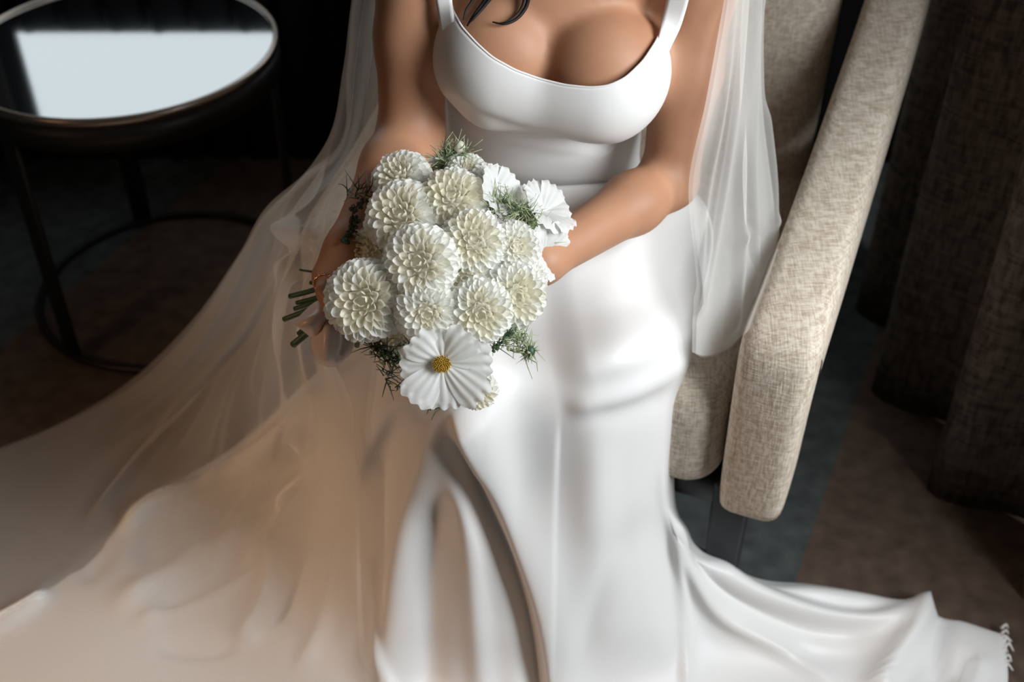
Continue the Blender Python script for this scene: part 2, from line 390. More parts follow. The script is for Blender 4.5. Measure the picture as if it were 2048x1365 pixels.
RWR, LWR = P(697, 500, 1.455), P(1082, 522, 1.45)
RBR, LBR = P(1000, 101, 1.50), P(1203, 134, 1.495)
def torso_prims(br=.073, bridge=False):
    L = [('e', (.048, 1.455, .90), (.138, .095, .175), .03, LEAN), ('e', (.044, 1.495, .73), (.131, .090, .17), .05, LEAN*.6),
         ('e', (.055, 1.53, .575), (.165, .115, .125), .06, 0),
         ('c', RSH, LSH, .050, .050, .05), ('c', (.055, 1.47, 1.03), (.055, 1.46, 1.17), .062, .052, .04)]
    L += [('e', tuple(RBR), (br*1.05, br*1.0, br*1.02), .014, LEAN), ('e', tuple(LBR), (br*1.08, br*1.02, br*1.06), .014, LEAN)]
    return L
def arm_prims():
    L = [('c', RSH, RSH+(REL-RSH)*.5, .050, .047, .04), ('c', RSH+(REL-RSH)*.5, REL, .047, .041, .02), ('c', REL, REL+(RWR-REL)*.3, .040, .040, .02), ('c', REL+(RWR-REL)*.3, RWR, .040, .027, .02),
         ('c', LSH, LSH+(LEL-LSH)*.5, .047, .044, .04), ('c', LSH+(LEL-LSH)*.5, LEL, .044, .036, .02), ('c', LEL, LEL+(LWR-LEL)*.3, .036, .038, .02), ('c', LEL+(LWR-LEL)*.3, LWR, .038, .027, .02)]
    return L
RPALM = P(668, 556, 1.450); LPALM = P(1005, 560, 1.475)
def hand_prims():
    L = [('c', RWR, RPALM, .026, .027, .02), ('c', RWR+(RPALM-RWR)*.45+np.array((.012, .004, .0)), RPALM+np.array((.022, .0, -.012)), .020, .019, .015)]
    for i in range(4):                                   # fingers close over the stems
        k0 = P(652+i*8, 556+i*17, 1.438+.004*i); r = (.0098, .0100, .0096, .0084)[i]
        k1 = P(646+i*8, 583+i*15, 1.415+.004*i); k2 = P(664+i*9, 603+i*13, 1.408+.004*i); k3 = P(690+i*7, 610+i*12, 1.430)
        L += [('c', RPALM, k0, .018, r*1.15, .012), ('c', k0, k1, r*1.1, r, .004), ('c', k1, k2, r, r*.94, .004), ('c', k2, k3, r*.94, r*.8, .004)]
    t0 = RWR+(RPALM-RWR)*.5+np.array((.016, -.004, .006)); t1 = P(702, 560, 1.425); t2 = P(700, 592, 1.418)
    L += [('c', t0, t1, .014, .012, .01), ('c', t1, t2, .0115, .0095, .004)]
    L += [('c', LWR, LPALM, .026, .026, .02)]
    for i in range(4):
        r = (.0095, .0098, .0092, .0082)[i]
        k0 = P(985-i*3, 540+i*17, 1.470); k1 = P(945-i*4, 548+i*16, 1.468); k2 = P(912-i*2, 560+i*14, 1.478); k3 = P(900, 572+i*12, 1.490)
        L += [('c', LPALM, k0, .018, r*1.15, .012), ('c', k0, k1, r*1.1, r, .004), ('c', k1, k2, r, r*.94, .004), ('c', k2, k3, r*.94, r*.8, .004)]
    L += [('c', LWR+(LPALM-LWR)*.5, P(1000, 520, 1.462), .015, .012, .01), ('c', P(1000, 520, 1.462), P(968, 522, 1.468), .0115, .0095, .004)]
    return L
def leg_prims():
    L = []
    for hip, kn, an, toe in (((-.03, 1.52, .535), (-.085, 1.25, .515), (-.075, 1.24, .10), (-.09, 1.10, .035)), ((.135, 1.52, .535), (.145, 1.25, .515), (.125, 1.25, .10), (.13, 1.11, .035))):
        L += [('c', hip, kn, .078, .052, .05), ('c', kn, tuple(np.array(kn)*.7+np.array(an)*.3), .050, .050, .02), ('c', tuple(np.array(kn)*.7+np.array(an)*.3), an, .050, .032, .02),
              ('c', an, tuple(np.array(an)-(0, -.02, .055)), .032, .034, .02), ('c', tuple(np.array(an)-(0, 0, .05)), toe, .036, .026, .02)]
    return L
def head_prims():
    c = np.array((.055, 1.43, 1.285))
    return [('e', tuple(c), (.074, .094, .108), .02, .15), ('e', tuple(c+(0, -.045, -.055)), (.052, .048, .055), .03, 0), ('c', (.055, 1.46, 1.17), tuple(c+(0, .02, -.06)), .052, .052, .03),
            ('c', tuple(c+(0, -.088, .01)), tuple(c+(0, -.108, -.028)), .008, .013, .012), ('e', tuple(c+(0, -.092, -.058)), (.022, .010, .008), .008, 0),
            ('e', tuple(c+(-.075, .01, -.01)), (.008, .018, .03), .01, 0), ('e', tuple(c+(.075, .01, -.01)), (.008, .018, .03), .01, 0)]
def ev(p, prims, base=.5):
    d = np.full(p.shape[:-1], base)
    for q in prims:
        if q[0] == 'e': d = smin(d, ell(p, q[1], q[2], q[4]), q[3])
        else: d = smin(d, cone(p, q[1], q[2], q[3], q[4]), q[5])
    return d
def field_mesh(prims, lo, hi, h):
    lo = np.array(lo); n = np.ceil((np.array(hi)-lo)/h).astype(int)+1
    Fd = np.full(n, .5, np.float32)
    for q in prims:
        if q[0] == 'e': c0 = np.array(q[1]); r = max(q[2]); a, b = c0-r, c0+r
        else: a = np.minimum(q[1], q[2])-max(q[3:5]); b = np.maximum(q[1], q[2])+max(q[3:5])
        k = q[3] if q[0] == 'e' else q[5]
        i0 = np.maximum(0, np.floor((a-lo-.02-k)/h).astype(int)); i1 = np.minimum(n, np.ceil((b-lo+.02+k)/h).astype(int)+1)
        if (i1 <= i0).any(): continue
        g = np.stack(np.meshgrid(*[lo[j]+h*np.arange(i0[j], i1[j]) for j in range(3)], indexing='ij'), -1)
        d = ell(g, q[1], q[2], q[4]) if q[0] == 'e' else cone(g, q[1], q[2], q[3], q[4])
        s = tuple(slice(i0[j], i1[j]) for j in range(3)); Fd[s] = smin(Fd[s], d, k)
    ins = Fd < 0; cnt = np.zeros(n-1, np.int8)
    corners = [(i, j, k) for i in (0, 1) for j in (0, 1) for k in (0, 1)]
    sl = lambda o: tuple(slice(o[a], n[a]-1+o[a]) for a in range(3))
    for o in corners: cnt += ins[sl(o)]
    act = (cnt > 0) & (cnt < 8); ids = np.argwhere(act); vid = np.full(n-1, -1, np.int64); vid[act] = np.arange(len(ids))
    val = np.stack([Fd[tuple((ids+o).T)] for o in corners], 1); acc = np.zeros((len(ids), 3)); c_ = np.zeros(len(ids))
    for a in range(8):
        for b in range(a+1, 8):
            if sum(x != y for x, y in zip(corners[a], corners[b])) != 1: continue
            va, vb = val[:, a], val[:, b]; m = (va < 0) != (vb < 0); t = np.where(m, va/np.where(m, va-vb, 1), 0)
            acc += np.where(m[:, None], np.array(corners[a])+t[:, None]*(np.array(corners[b])-np.array(corners[a])), 0); c_ += m
    V = lo+h*(ids+acc/c_[:, None]); Q = []
    for ax in range(3):
        u, v = [(1, 2), (2, 0), (0, 1)][ax]
        e = [slice(1, n[j]-1) for j in range(3)]; e[ax] = slice(0, n[ax]-1)
        e2 = list(e); e2[ax] = slice(1, n[ax]); A, B = ins[tuple(e)], ins[tuple(e2)]
        off = np.array([1, 1, 1]); off[ax] = 0
        for flip, mk in ((False, A & ~B), (True, ~A & B)):
            w = np.argwhere(mk)+off; du, dv = np.eye(3, dtype=int)[u], np.eye(3, dtype=int)[v]
            q = np.stack([vid[tuple(x.T)] for x in (w-du-dv, w-dv, w, w-du)], 1); Q.append(q[:, ::-1] if flip else q)
    return V, np.concatenate(Q)
wm = empty('person', (.05, 1.5, 0), label='seated bride in a white satin gown holding flowers in her lap', cat='person')
body_prims = torso_prims()+arm_prims()+hand_prims()+leg_prims()+head_prims()
BVt, BFc = field_mesh(body_prims, (-.36, .93, -.02), (.36, 1.72, 1.44), .0048)
for _ in range(2):        # relax grid stepping
    s = np.zeros_like(BVt); k = np.zeros(len(BVt))
    for a, b in ((0, 1), (1, 2), (2, 3), (3, 0)):
        np.add.at(s, BFc[:, a], BVt[BFc[:, b]]); np.add.at(k, BFc[:, a], 1); np.add.at(s, BFc[:, b], BVt[BFc[:, a]]); np.add.at(k, BFc[:, b], 1)
    BVt = BVt*.5+.5*s/k[:, None]
body = obj('body', BVt, BFc, M['skin'], wm, label='tanned skin of chest, arms and hands')
# hair: locks falling onto the chest, plus the mass on the head
def on_skin(px, py, off=.004, prims=None):
    """march a view ray to the torso skin"""
    d = np.linspace(1.25, 1.9, 800); pts = np.array([P(px, py, x) for x in d]); s = ev(pts, prims or torso_prims())
    i = int(np.argmax(s < off)); return pts[i]
locks = []
for k, (pl, r) in enumerate((([(1000, -70), (985, -20), (968, 5), (950, 28), (934, 52)], .0035), ([(1010, -70), (992, -20), (972, 8), (948, 36), (938, 46)], .0025), ([(1060, -70), (1058, -20), (1055, 5), (1046, 24), (1030, 40), (1008, 48), (985, 44)], .0028), ([(1052, -70), (1050, -20), (1046, 8), (1036, 26), (1016, 42), (1000, 46)], .0018), ([(960, -70), (955, -30), (945, 0), (932, 20), (926, 40)], .0022))):
    pts = cr(np.array([on_skin(*q, off=.005+.001*k) for q in pl]), 6); n = len(pts)
    locks.append(tube(pts, [r*(1-.75*(i/n)**2) for i in range(n)], 8))
obj('hair', *join(locks), M['hair'], wm, label='loose dark wavy locks on the chest')
hv, hf = [], []
c0 = np.array((.055, 1.445, 1.30))
for i in range(25):
    for j in range(48):
        t = math.pi*i/24; a = 2*math.pi*j/48; r = np.array((.088, .105, .112))
        d = np.array((math.sin(t)*math.cos(a), math.sin(t)*math.sin(a), math.cos(t)))
        p = c0+d*r*(1+.02*math.sin(a*9+t*4))
        if p[1] < c0[1]-.03 and p[2] < c0[2]+.04: p[1] = c0[1]-.03+(p[1]-c0[1]+.03)*.1
        if p[2] < c0[2]-.05: p[2] = c0[2]-.05-(c0[2]-.05-p[2])*2.2; p[1] = max(p[1], 1.47)
        hv.append(p)
obj('hair_bun', hv, grid_faces(25, 48, True), M['hair'], wm)
# ring on the hand that holds the stems
rc = P(652, 553, 1.43); ra = (P(646, 583, 1.415)-P(652, 556, 1.438)); ra /= np.linalg.norm(ra)
e1 = np.cross(ra, (0, 0, 1)); e1 /= np.linalg.norm(e1); e2 = np.cross(ra, e1); RC = P(652, 556, 1.438)*.6+P(646, 583, 1.415)*.4
pts = [RC+(e1*math.cos(a)+e2*math.sin(a))*.0118 for a in np.linspace(0, 2*math.pi, 25)]
parts = [tube(pts, .0012, 6)]
for a in np.linspace(0, 2*math.pi, 12, endpoint=False):
    cc = RC+(e1*math.cos(a)+e2*math.sin(a))*.0128
    parts.append(tube([cc-ra*.002, cc-ra*.0007, cc+ra*.0007, cc+ra*.002], [.0004, .0018, .0018, .0004], 6))
obj('ring', *join(parts), M['gold'], wm, label='rose gold beaded ring')

# ------------------------------------------------------------------ the gown
dress = empty('dress', (.05, 1.4, .7), wm, label='white satin wedding gown with wide shoulder straps')
TB = torso_prims(.072)+[('c', RBR+np.array((.005, -.010, -.022)), LBR+np.array((-.005, -.010, -.018)), .066, .066, .035)]
TB = [q for q in TB if not (q[0] == 'c' and q[1] is RSH)]
AX0, AX1 = np.array((.034, 1.50, .66)), np.array((.050, 1.435, 1.02))
def hit(o, d, off, prims=TB, far=.30):
    t = np.linspace(.02, far, 220); pts = o+t[:, None]*d; s = ev(pts, prims)-off
    i = len(t)-1
    while i > 0 and s[i] > 0: i -= 1
    if i >= len(t)-1: return pts[-1]
    a, b = s[i], s[i+1]; return pts[i]+(pts[i+1]-pts[i])*(a/(a-b))
neck = np.array([(840, -60), (905, -20), (906, 20), (925, 55), (955, 88), (985, 115), (1030, 140), (1080, 158), (1130, 170), (1180, 175), (1215, 172), (1250, 156), (1285, 122), (1310, 84), (1318, 66)])
def neck_y(px): return np.interp(px, neck[:, 0], neck[:, 1])
nphi, nrow = 220, 70
rows = np.linspace(0, 1, 120); cols = []
for j in range(nphi):
    a = 2*math.pi*j/nphi; d = np.array((math.sin(a), -math.cos(a), 0)); d[2] = -.10*math.cos(a)*0
    line = np.array([hit(AX0+(AX1-AX0)*s, d, .005) for s in np.linspace(0.02, 1.0, 46)])
    line = cr(line, 3); Q = proj(line); front = math.cos(a)
    # where the column meets the neckline (front) or the armhole / back edge
    side_z = .955 if abs(math.sin(a)) > .55 else 1.0
    if front < .0: top = .95-.02*(-front)
    else: top = .985
    x = Q[:, 0]                                   # > 0 once the column has risen past its edge
    if front > .15: g = np.where(x <= 906, -10-Q[:, 1], np.where(x < 1318, neck_y(x)-Q[:, 1], 66+(x-1318)*1.9-Q[:, 1]))/1600
    else: g = np.full(len(line), -1.0)
    g = np.maximum(g, line[:, 2]-top); i = int(np.argmax(g > 0)) if (g > 0).any() else len(line)-1
    k = i-1+g[i-1]/(g[i-1]-g[i]) if i > 0 and g[i] > 0 else i
    cols.append((line, max(k, 6)))
ks = np.array([c_[1] for c_ in cols], float)
ks = (np.roll(ks, 1)+2*ks+np.roll(ks, -1))/4; ks = (np.roll(ks, 1)+2*ks+np.roll(ks, -1))/4
BG = np.zeros((nrow, nphi, 3))
for j, (line, _) in enumerate(cols):
    t = np.linspace(0, ks[j], nrow); i = np.minimum(t.astype(int), len(line)-2); f_ = (t-i)[:, None]; BG[:, j] = line[i]*(1-f_)+line[i+1]*f_
NB = np.cross(np.roll(BG, -1, 1)-np.roll(BG, 1, 1), np.gradient(BG, axis=0)); NB /= np.maximum(np.linalg.norm(NB, axis=-1, keepdims=True), 1e-9)
NB *= np.sign((NB*(BG-BG.mean(1, keepdims=True))).sum(-1).mean())
BG = np.where((proj(BG)[..., 2] < 1.62)[..., None], fold(BG, [([(884, 180), (930, 216), (1000, 244), (1060, 262), (1180, 290), (1262, 294), (1300, 268)], -.004, 16, 9, .1), ([(905, 232), (1000, 270), (1100, 290), (1180, 300), (1236, 302)], .0025, 10, 14, .25)], NB), BG)
# hem welt along the neckline
Vb = list(BG.reshape(-1, 3)); bod = obj('bodice', Vb, grid_faces(nrow, nphi, True), M['satin'], dress); m = bod.modifiers.new('thickness', 'SOLIDIFY'); m.thickness = .0022; m.offset = 1
edge = [BG[-1, j]+NB[-1, j]*.0012 for j in range(nphi)]
edge = cr(np.array(edge+[edge[0]]), 2)
obj('neckline_piping', *tube(edge, .0016, 6, cap=False), M['satin'], dress)
def strap(l, r, shoulder, backp):
    """flat shoulder strap laid on the chest from the bodice corner, over the shoulder, to the back"""
    TS = TB+[('c', RSH, LSH, .050, .050, .05)]+arm_prims()
    A = [on_skin(*q, off=.0085 if i else .003, prims=TS) for i, q in enumerate(l)]; B = [on_skin(*q, off=.0085 if i else .003, prims=TS) for i, q in enumerate(r)]
    A += [np.array(shoulder[0]), np.array(backp[0])]; B += [np.array(shoulder[1]), np.array(backp[1])]
    A, B = cr(np.array(A), 8), cr(np.array(B), 8)
    G = np.stack([A*(1-t)+B*t for t in np.linspace(0, 1, 6)], 1)
    return G
SL = strap([(884, 90), (878, 40), (872, 0), (864, -50)], [(914, 60), (907, 30), (904, 0), (898, -50)], ((-.105, 1.44, 1.083), (-.080, 1.44, 1.085)), ((-.09, 1.56, .93), (-.065, 1.565, .93)))
SR = strap([(1306, 112), (1318, 70), (1326, 30), (1338, -50)], [(1330, 118), (1342, 92), (1366, 40), (1384, -50)], ((.175, 1.43, 1.078), (.205, 1.43, 1.076)), ((.165, 1.56, .93), (.195, 1.55, .93)))
for G in (SL, SR):
    o = obj('strap', G.reshape(-1, 3), grid_faces(G.shape[0], G.shape[1]), M['satin'], dress); solid(o, .003)

# skirt: streamlines from the waist over the knees down to the floor and out along the trains
S = [
 [(905,345,1.72),(800,470,1.72),(735,560,.52),(705,640,.52),(672,700,.46),(611,768,.30),(467,895,.06),(292,1006,.05),(140,1150,.03),(-80,1290,.02)],
 [(915,352,1.69),(820,480,1.66),(765,590,.57),(745,690,.54),(725,760,.49),(655,850,.32),(540,960,.10),(390,1060,.03),(200,1190,.03),(-60,1370,.02)],
 [(935,358,1.67),(840,490,1.63),(800,610,.60),(785,720,.57),(760,800,.52),(700,930,.33),(610,1060,.10),(480,1160,.04),(300,1290,.03),(60,1450,.02)],
 [(955,362,1.65),(870,495,1.62),(835,625,.625),(825,735,.605),(800,820,.54),(745,950,.34),(680,1090,.17),(600,1210,.06),(480,1345,.03),(330,1500,.02)],
 [(980,366,1.64),(905,500,1.61),(870,635,.63),(865,745,.615),(855,830,.55),(800,965,.38),(760,1110,.24),(730,1240,.13),(690,1365,.05),(620,1520,.02)],
 [(1005,368,1.635),(940,505,1.605),(905,640,.63),(905,750,.62),(905,835,.56),(865,970,.41),(840,1110,.28),(825,1240,.17),(810,1365,.08),(780,1530,.02)],
 [(1030,370,1.63),(980,508,1.60),(950,640,.62),(960,750,.61),(965,840,.55),(945,980,.41),(935,1120,.28),(935,1250,.17),(935,1370,.08),(930,1530,.02)],
 [(1060,372,1.63),(1030,510,1.60),(1010,640,.61),(1025,745,.595),(1040,835,.54),(1035,980,.40),(1035,1120,.28),(1040,1250,.17),(1045,1370,.08),(1050,1530,.02)],
 [(1095,373,1.63),(1085,510,1.60),(1085,630,.615),(1100,730,.60),(1115,820,.55),(1115,975,.41),(1120,1120,.28),(1130,1250,.17),(1140,1370,.08),(1160,1530,.02)],
 [(1130,372,1.635),(1140,505,1.60),(1160,620,.63),(1180,720,.62),(1195,800,.565),(1190,965,.42),(1200,1115,.28),(1215,1250,.16),(1235,1370,.07),(1280,1530,.02)],
 [(1165,370,1.64),(1200,495,1.61),(1235,605,.635),(1260,700,.625),(1270,775,.565),(1255,955,.40),(1270,1110,.25),(1300,1250,.13),(1340,1370,.05),(1440,1530,.02)],
 [(1195,368,1.65),(1260,475,1.62),(1305,580,.62),(1330,670,.605),(1335,745,.55),(1305,945,.38),(1325,1100,.22),(1390,1240,.09),(1470,1365,.03),(1650,1520,.02)],
 [(1220,364,1.67),(1320,440,1.64),(1365,550,.59),(1378,640,.57),(1375,715,.53),(1330,940,.37),(1350,1075,.235),(1470,1196,.12),(1680,1300,.03),(1980,1430,.02)],
 [(1235,360,1.69),(1375,400,1.68),(1415,500,.56),(1405,600,.53),(1388,690,.49),(1340,952,.325),(1370,1080,.222),(1500,1158,.115),(1760,1206,.045),(2012,1288,.02)],
 [(1240,355,1.73),(1385,385,1.76),(1425,470,1.74),(1405,590,1.72),(1385,690,1.70),(1347,952,1.78),(1383,1074,1.87),(1520,1148,.07),(1770,1197,.012),(2014,1275,.008)],
]
CN = np.array([[P(*q) for q in col] for col in S])           # columns x rows
G = np.swapaxes(net(CN, 18, 18), 0, 1)                        # rows x columns
SF = [
 ([(905,822),(940,900),(985,985),(1040,1110),(1078,1230),(1100,1365),(1110,1450)], .026, 10, 75, .06),
 ([(878,830),(905,900),(955,990),(1010,1110),(1050,1230),(1075,1365),(1090,1450)], -.022, 24, 18, .1),
 ([(886,826),(912,950),(940,1100),(960,1330),(970,1450)], .012, 26, 26, .1),
 ([(870,960),(860,1100),(856,1365),(850,1450)], -.022, 38, 42, .2),
 ([(880,832),(850,930),(812,1060),(780,1200),(765,1365),(750,1480)], .015, 28, 34, .1),
 ([(806,790),(768,900),(748,1000),(742,1200),(745,1330)], -.016, 26, 34, .2),
 ([(722,1050),(738,1180),(752,1260),(785,1365),(800,1450)], .008, 18, 8, .2),
 ([(1124,822),(1118,950),(1112,1150),(1108,1365),(1104,1460)], -.003, 6, 60, .12),
 ([(1200,860),(1186,1000),(1168,1110)], .002, 30, 34, .3),
 ([(1300,1000),(1230,1130),(1175,1260),(1150,1365)], -.008, 30, 30, .3),
 ([(1118,818),(1180,806),(1260,786),(1330,750),(1378,690)], .008, 22, 24, .2),
 ([(1150,838),(1220,826),(1300,800),(1350,750)], -.004, 28, 28, .3),
 ([(1336,1010),(1352,1100),(1364,1250),(1372,1400)], .010, 10, 12, .15),
 ([(1352,1030),(1380,1130),(1440,1230),(1560,1300),(1700,1390)], .012, 16, 16, .15),
 ([(1368,1050),(1400,1125),(1480,1200),(1620,1262),(1760,1270)], -.014, 22, 18, .15),
 ([(1400,1110),(1500,1182),(1640,1226),(1760,1236),(1845,1212)], .016, 18, 18, .15),
 ([(1440,1108),(1540,1160),(1680,1212),(1800,1216)], -.010, 16, 14, .2),
 ([(1850,1196),(1846,1240),(1800,1310),(1750,1400)], .030, 34, 16, .1),
 ([(1886,1206),(1872,1290),(1880,1400)], -.014, 20, 26, .2),
 ([(1560,1290),(1640,1310),(1760,1310)], -.008, 20, 20, .3),
 ([(1966,1300),(1940,1370),(1930,1450)], .012, 16, 16, .2), ([(1948,1300),(1915,1370)], -.010, 12, 12, .2),
 ([(720,720),(612,850),(460,965),(300,1014),(232,1080)], 0.0306, 20, 26, .1),
 ([(650,862),(545,975),(400,1062),(250,1118)], -0.0408, 26, 26, .15),
 ([(606,870),(578,1040),(545,1170),(505,1262),(470,1292)], 0.0340, 9, 16, .08),
 ([(632,900),(604,1050),(572,1180),(540,1262)], -0.0272, 18, 14, .15),
 ([(560,1010),(460,1090),(360,1150),(200,1220)], 0.0238, 24, 24, .2),
 ([(520,1100),(420,1170),(300,1230)], -0.0204, 24, 24, .2),
 ([(110,1185),(50,1222),(-30,1265)], 0.0238, 12, 14, .2), ([(230,1085),(190,1130),(150,1165)], -0.0204, 20, 20, .3),
 ([(640,760),(560,850),(470,920)], 0.0204, 12, 14, .2), ([(480,1290),(400,1300),(300,1290)], -0.0204, 16, 16, .25),
 ([(690,742),(600,842),(500,922),(400,988)], .014, 9, 12, .15),
 ([(660,860),(600,960),(480,1060),(330,1130)], .018, 9, 14, .15),
 ([(600,1000),(560,1110),(430,1190),(250,1250)], .018, 10, 14, .15),
 ([(625,925),(525,1035),(400,1108)], -.016, 12, 12, .2),
 ([(700,1000),(680,1120),(640,1260),(580,1365)], .012, 10, 18, .2),
]
G = fold(G, SF)
G[..., 2] = np.maximum(G[..., 2], .006)
skirt = obj('skirt', G.reshape(-1, 3), grid_faces(G.shape[0], G.shape[1]), M['satin'], dress); solid(skirt, .002)
BV_skirt = BVHTree.FromPolygons([tuple(v) for v in G.reshape(-1, 3)], grid_faces(G.shape[0], G.shape[1]))
# frayed lace end of the right-hand train
fr = []
for k in range(9):
    a = P(2004+random.uniform(-5, 5), 1258+k*10, .016); fr.append(tube(cr(np.array([a, a+np.array((.006+.006*random.random(), random.uniform(-.004, .006), .007)), a+np.array((.010+.008*random.random(), random.uniform(-.008, .006), .001))]), 4), [.0028*(1-.07*i) for i in range(9)], 6))
obj('train_edge', *join(fr), M['satin'], dress, label='gathered frayed end of the train')

# ------------------------------------------------------------------ veil
BV_body = BVHTree.FromPolygons([tuple(v) for v in BVt], [tuple(map(int, f)) for f in BFc])
BV_ch = BVHTree.FromPolygons(*join(BV_chair))
def lay_over(G, trees, gap):
    """rest the net on whatever lies under it, a little proud of the surface"""
    out = G.copy().reshape(-1, 3)
    for i, p in enumerate(out):
        d = Vector(p-CAM); L = d.length; d.normalize()
        for t, g in trees:
            h = t.ray_cast(Vector(CAM), d)
            if h[0] is not None and h[3] < L+g: L = h[3]-g
        out[i] = CAM+np.array(d)*L
    out[:, 2] = np.maximum(out[:, 2], .012)
    return out.reshape(G.shape)
def smooth_grid(G, n=2):
    for _ in range(n):
        A = G.copy(); A[1:-1] = (G[:-2]+2*G[1:-1]+G[2:])/4; B = A.copy(); B[:, 1:-1] = (A[:, :-2]+2*A[:, 1:-1]+A[:, 2:])/4; G = B
    return G
veil = empty('veil', (.05, 1.6, 0), label='long sheer white tulle veil trailing from the shoulders onto the floor', cat='veil')
VL = [
 [(735,-160,1.62),(760,-160,1.63),(785,-160,1.64),(805,-160,1.64),(822,-160,1.63)],
 [(704,0,1.60),(728,0,1.585),(752,0,1.61),(776,0,1.59),(800,0,1.60)],
 [(686,140,1.62),(712,140,1.60),(740,140,1.63),(768,140,1.60),(795,140,1.62)],
 [(650,290,1.66),(680,295,1.635),(712,300,1.65),(745,305,1.62),(780,312,1.62)],
 [(530,418,1.78),(582,412,1.69),(632,415,1.66),(682,420,1.62),(735,420,1.60)],
 [(476,512,.50),(540,520,.53),(600,530,1.62),(640,540,1.58),(675,545,1.53)],
 [(384,642,.28),(460,650,.32),(540,660,.36),(600,670,1.66),(655,680,1.58)],
 [(258,764,.10),(350,790,.12),(460,810,.18),(580,800,.28),(700,800,1.60)],
 [(110,852,.03),(230,900,.05),(380,940,.07),(560,950,.12),(728,960,.34)],
 [(-70,925,.02),(60,1030,.03),(230,1110,.05),(470,1150,.08),(732,1160,.22)],
 [(-330,1060,.02),(-200,1270,.03),(40,1400,.03),(380,1440,.04),(745,1420,.06)],
]
def veil_sheet(C, folds, trees, n=14, m=22, smooth=2):
    Gv = net(np.array([[P(*q) for q in r] for r in C]), n, m)
    Gv = fold(Gv, folds); Gv = lay_over(Gv, trees, 0); return smooth_grid(Gv, smooth)
trees = [(BV_skirt, .012), (BV_ch, .012), (BV_body, .010)]
def strands(seed, n, amp):
    """soft pleats that run the length of the net, fanning out towards the floor"""
    r = np.random.RandomState(seed); out = []
    for _ in range(n):
        t = r.uniform(.10, .9); j0 = r.randint(3, 6); j1 = r.randint(8, 11); path = []
        if _ < n//3: j0, j1 = 0, 6
        for i in range(j0, j1):
            row = VL[i]; u = np.clip(t+.05*np.sin(i*1.3+seed+t*9), .02, .97)*4; k = min(int(u), 3); f_ = u-k
            path.append((row[k][0]*(1-f_)+row[k+1][0]*f_, row[k][1]*(1-f_)+row[k+1][1]*f_))
        w = r.uniform(6, 13); out.append((path, amp*(.25 if j0 == 0 else 1)*r.uniform(.6, 1.3)*(1 if r.rand() > .25 else -1), w, w*r.uniform(.8, 2.2), .12))
    return out
VFL = strands(4, 18, .015)+[([(560,430),(600,470),(640,480)], .025, 18, 12, .2), ([(545,440),(580,500),(640,520)], -.025, 14, 14, .2), ([(720,760),(722,950),(728,1150),(735,1365)], .01, 8, 14, .1)]
tl = [(BV_skirt, .012), (BV_ch, .012)]
Gv = veil_sheet(VL, VFL, tl, 14, 40, 1)
obj('veil_panel', Gv.reshape(-1, 3), grid_faces(*Gv.shape[:2]), M['tulle'], veil)
# second, looser layer of the same side
rs = np.random.RandomState(3)
VL2 = [[(q[0]+rs.uniform(-10, 10)+(12 if j == 0 else (-14 if j == 4 else 0)), q[1]+rs.uniform(-8, 8), q[2]+(.02 if q[2] > 1.25 else .0)) for j, q in enumerate(r)] for r in VL]
VFL2 = strands(11, 16, .014)
Gv2 = veil_sheet(VL2, VFL2, [(t, g*.5) for t, g in tl], 14, 40, 1)
obj('veil_panel', Gv2.reshape(-1, 3), grid_faces(*Gv2.shape[:2]), M['tulle'], veil)
VR = [
 [(1458,-150,1.42),(1478,-150,1.45),(1495,-150,1.48),(1510,-150,1.51),(1524,-150,1.55)],
 [(1446,0,1.43),(1468,0,1.46),(1488,0,1.50),(1508,0,1.53),(1526,0,1.57)],
 [(1412,200,1.47),(1440,200,1.50),(1470,200,1.52),(1502,200,1.57),(1531,210,1.62)],
 [(1378,360,1.53),(1420,370,1.55),(1465,380,1.58),(1510,390,1.62),(1554,405,1.68)],
 [(1385,500,1.55),(1425,510,1.58),(1470,515,1.61),(1515,515,1.65),(1554,500,1.70)],
 [(1385,630,1.56),(1420,640,1.59),(1450,650,1.61),(1480,650,1.63),(1507,640,1.66)],
 [(1384,705,1.58),(1408,712,1.60),(1435,706,1.62),(1460,692,1.63),(1482,676,1.64)],
]
VFR = [([(1484,-60),(1465,190),(1432,420),(1390,640)], .012, 8, 12, .05), ([(1518,-60),(1480,330),(1474,540),(1460,680)], .012, 8, 12, .05), ([(1462,-60),(1440,200),(1405,400),(1388,600)], .010, 8, 10, .05),
       ([(1500,-60),(1490,200),(1500,400),(1515,540)], -.010, 10, 12, .05), ([(1526,200),(1545,380),(1540,520)], .008, 8, 8, .1), ([(1560,430),(1500,470),(1450,480)], .008, 10, 10, .2)]
Gr = veil_sheet(VR, VFR, trees, 18, 24)
obj('veil_panel', Gr.reshape(-1, 3), grid_faces(*Gr.shape[:2]), M['tulle'], veil)
VR2 = [[(q[0]+(8 if j == 0 else -6*(j == 4)), q[1]+4, q[2]+.02) for j, q in enumerate(r)] for r in VR]
Gr2 = veil_sheet(VR2, [([(1476,-60),(1450,220),(1415,440),(1388,640)], .010, 10, 10, .05), ([(1510,-60),(1500,300),(1505,520),(1480,680)], .010, 10, 10, .05)], [(t, g*.5) for t, g in trees], 14, 20)
obj('veil_panel', Gr2.reshape(-1, 3), grid_faces(*Gr2.shape[:2]), M['tulle'], veil)

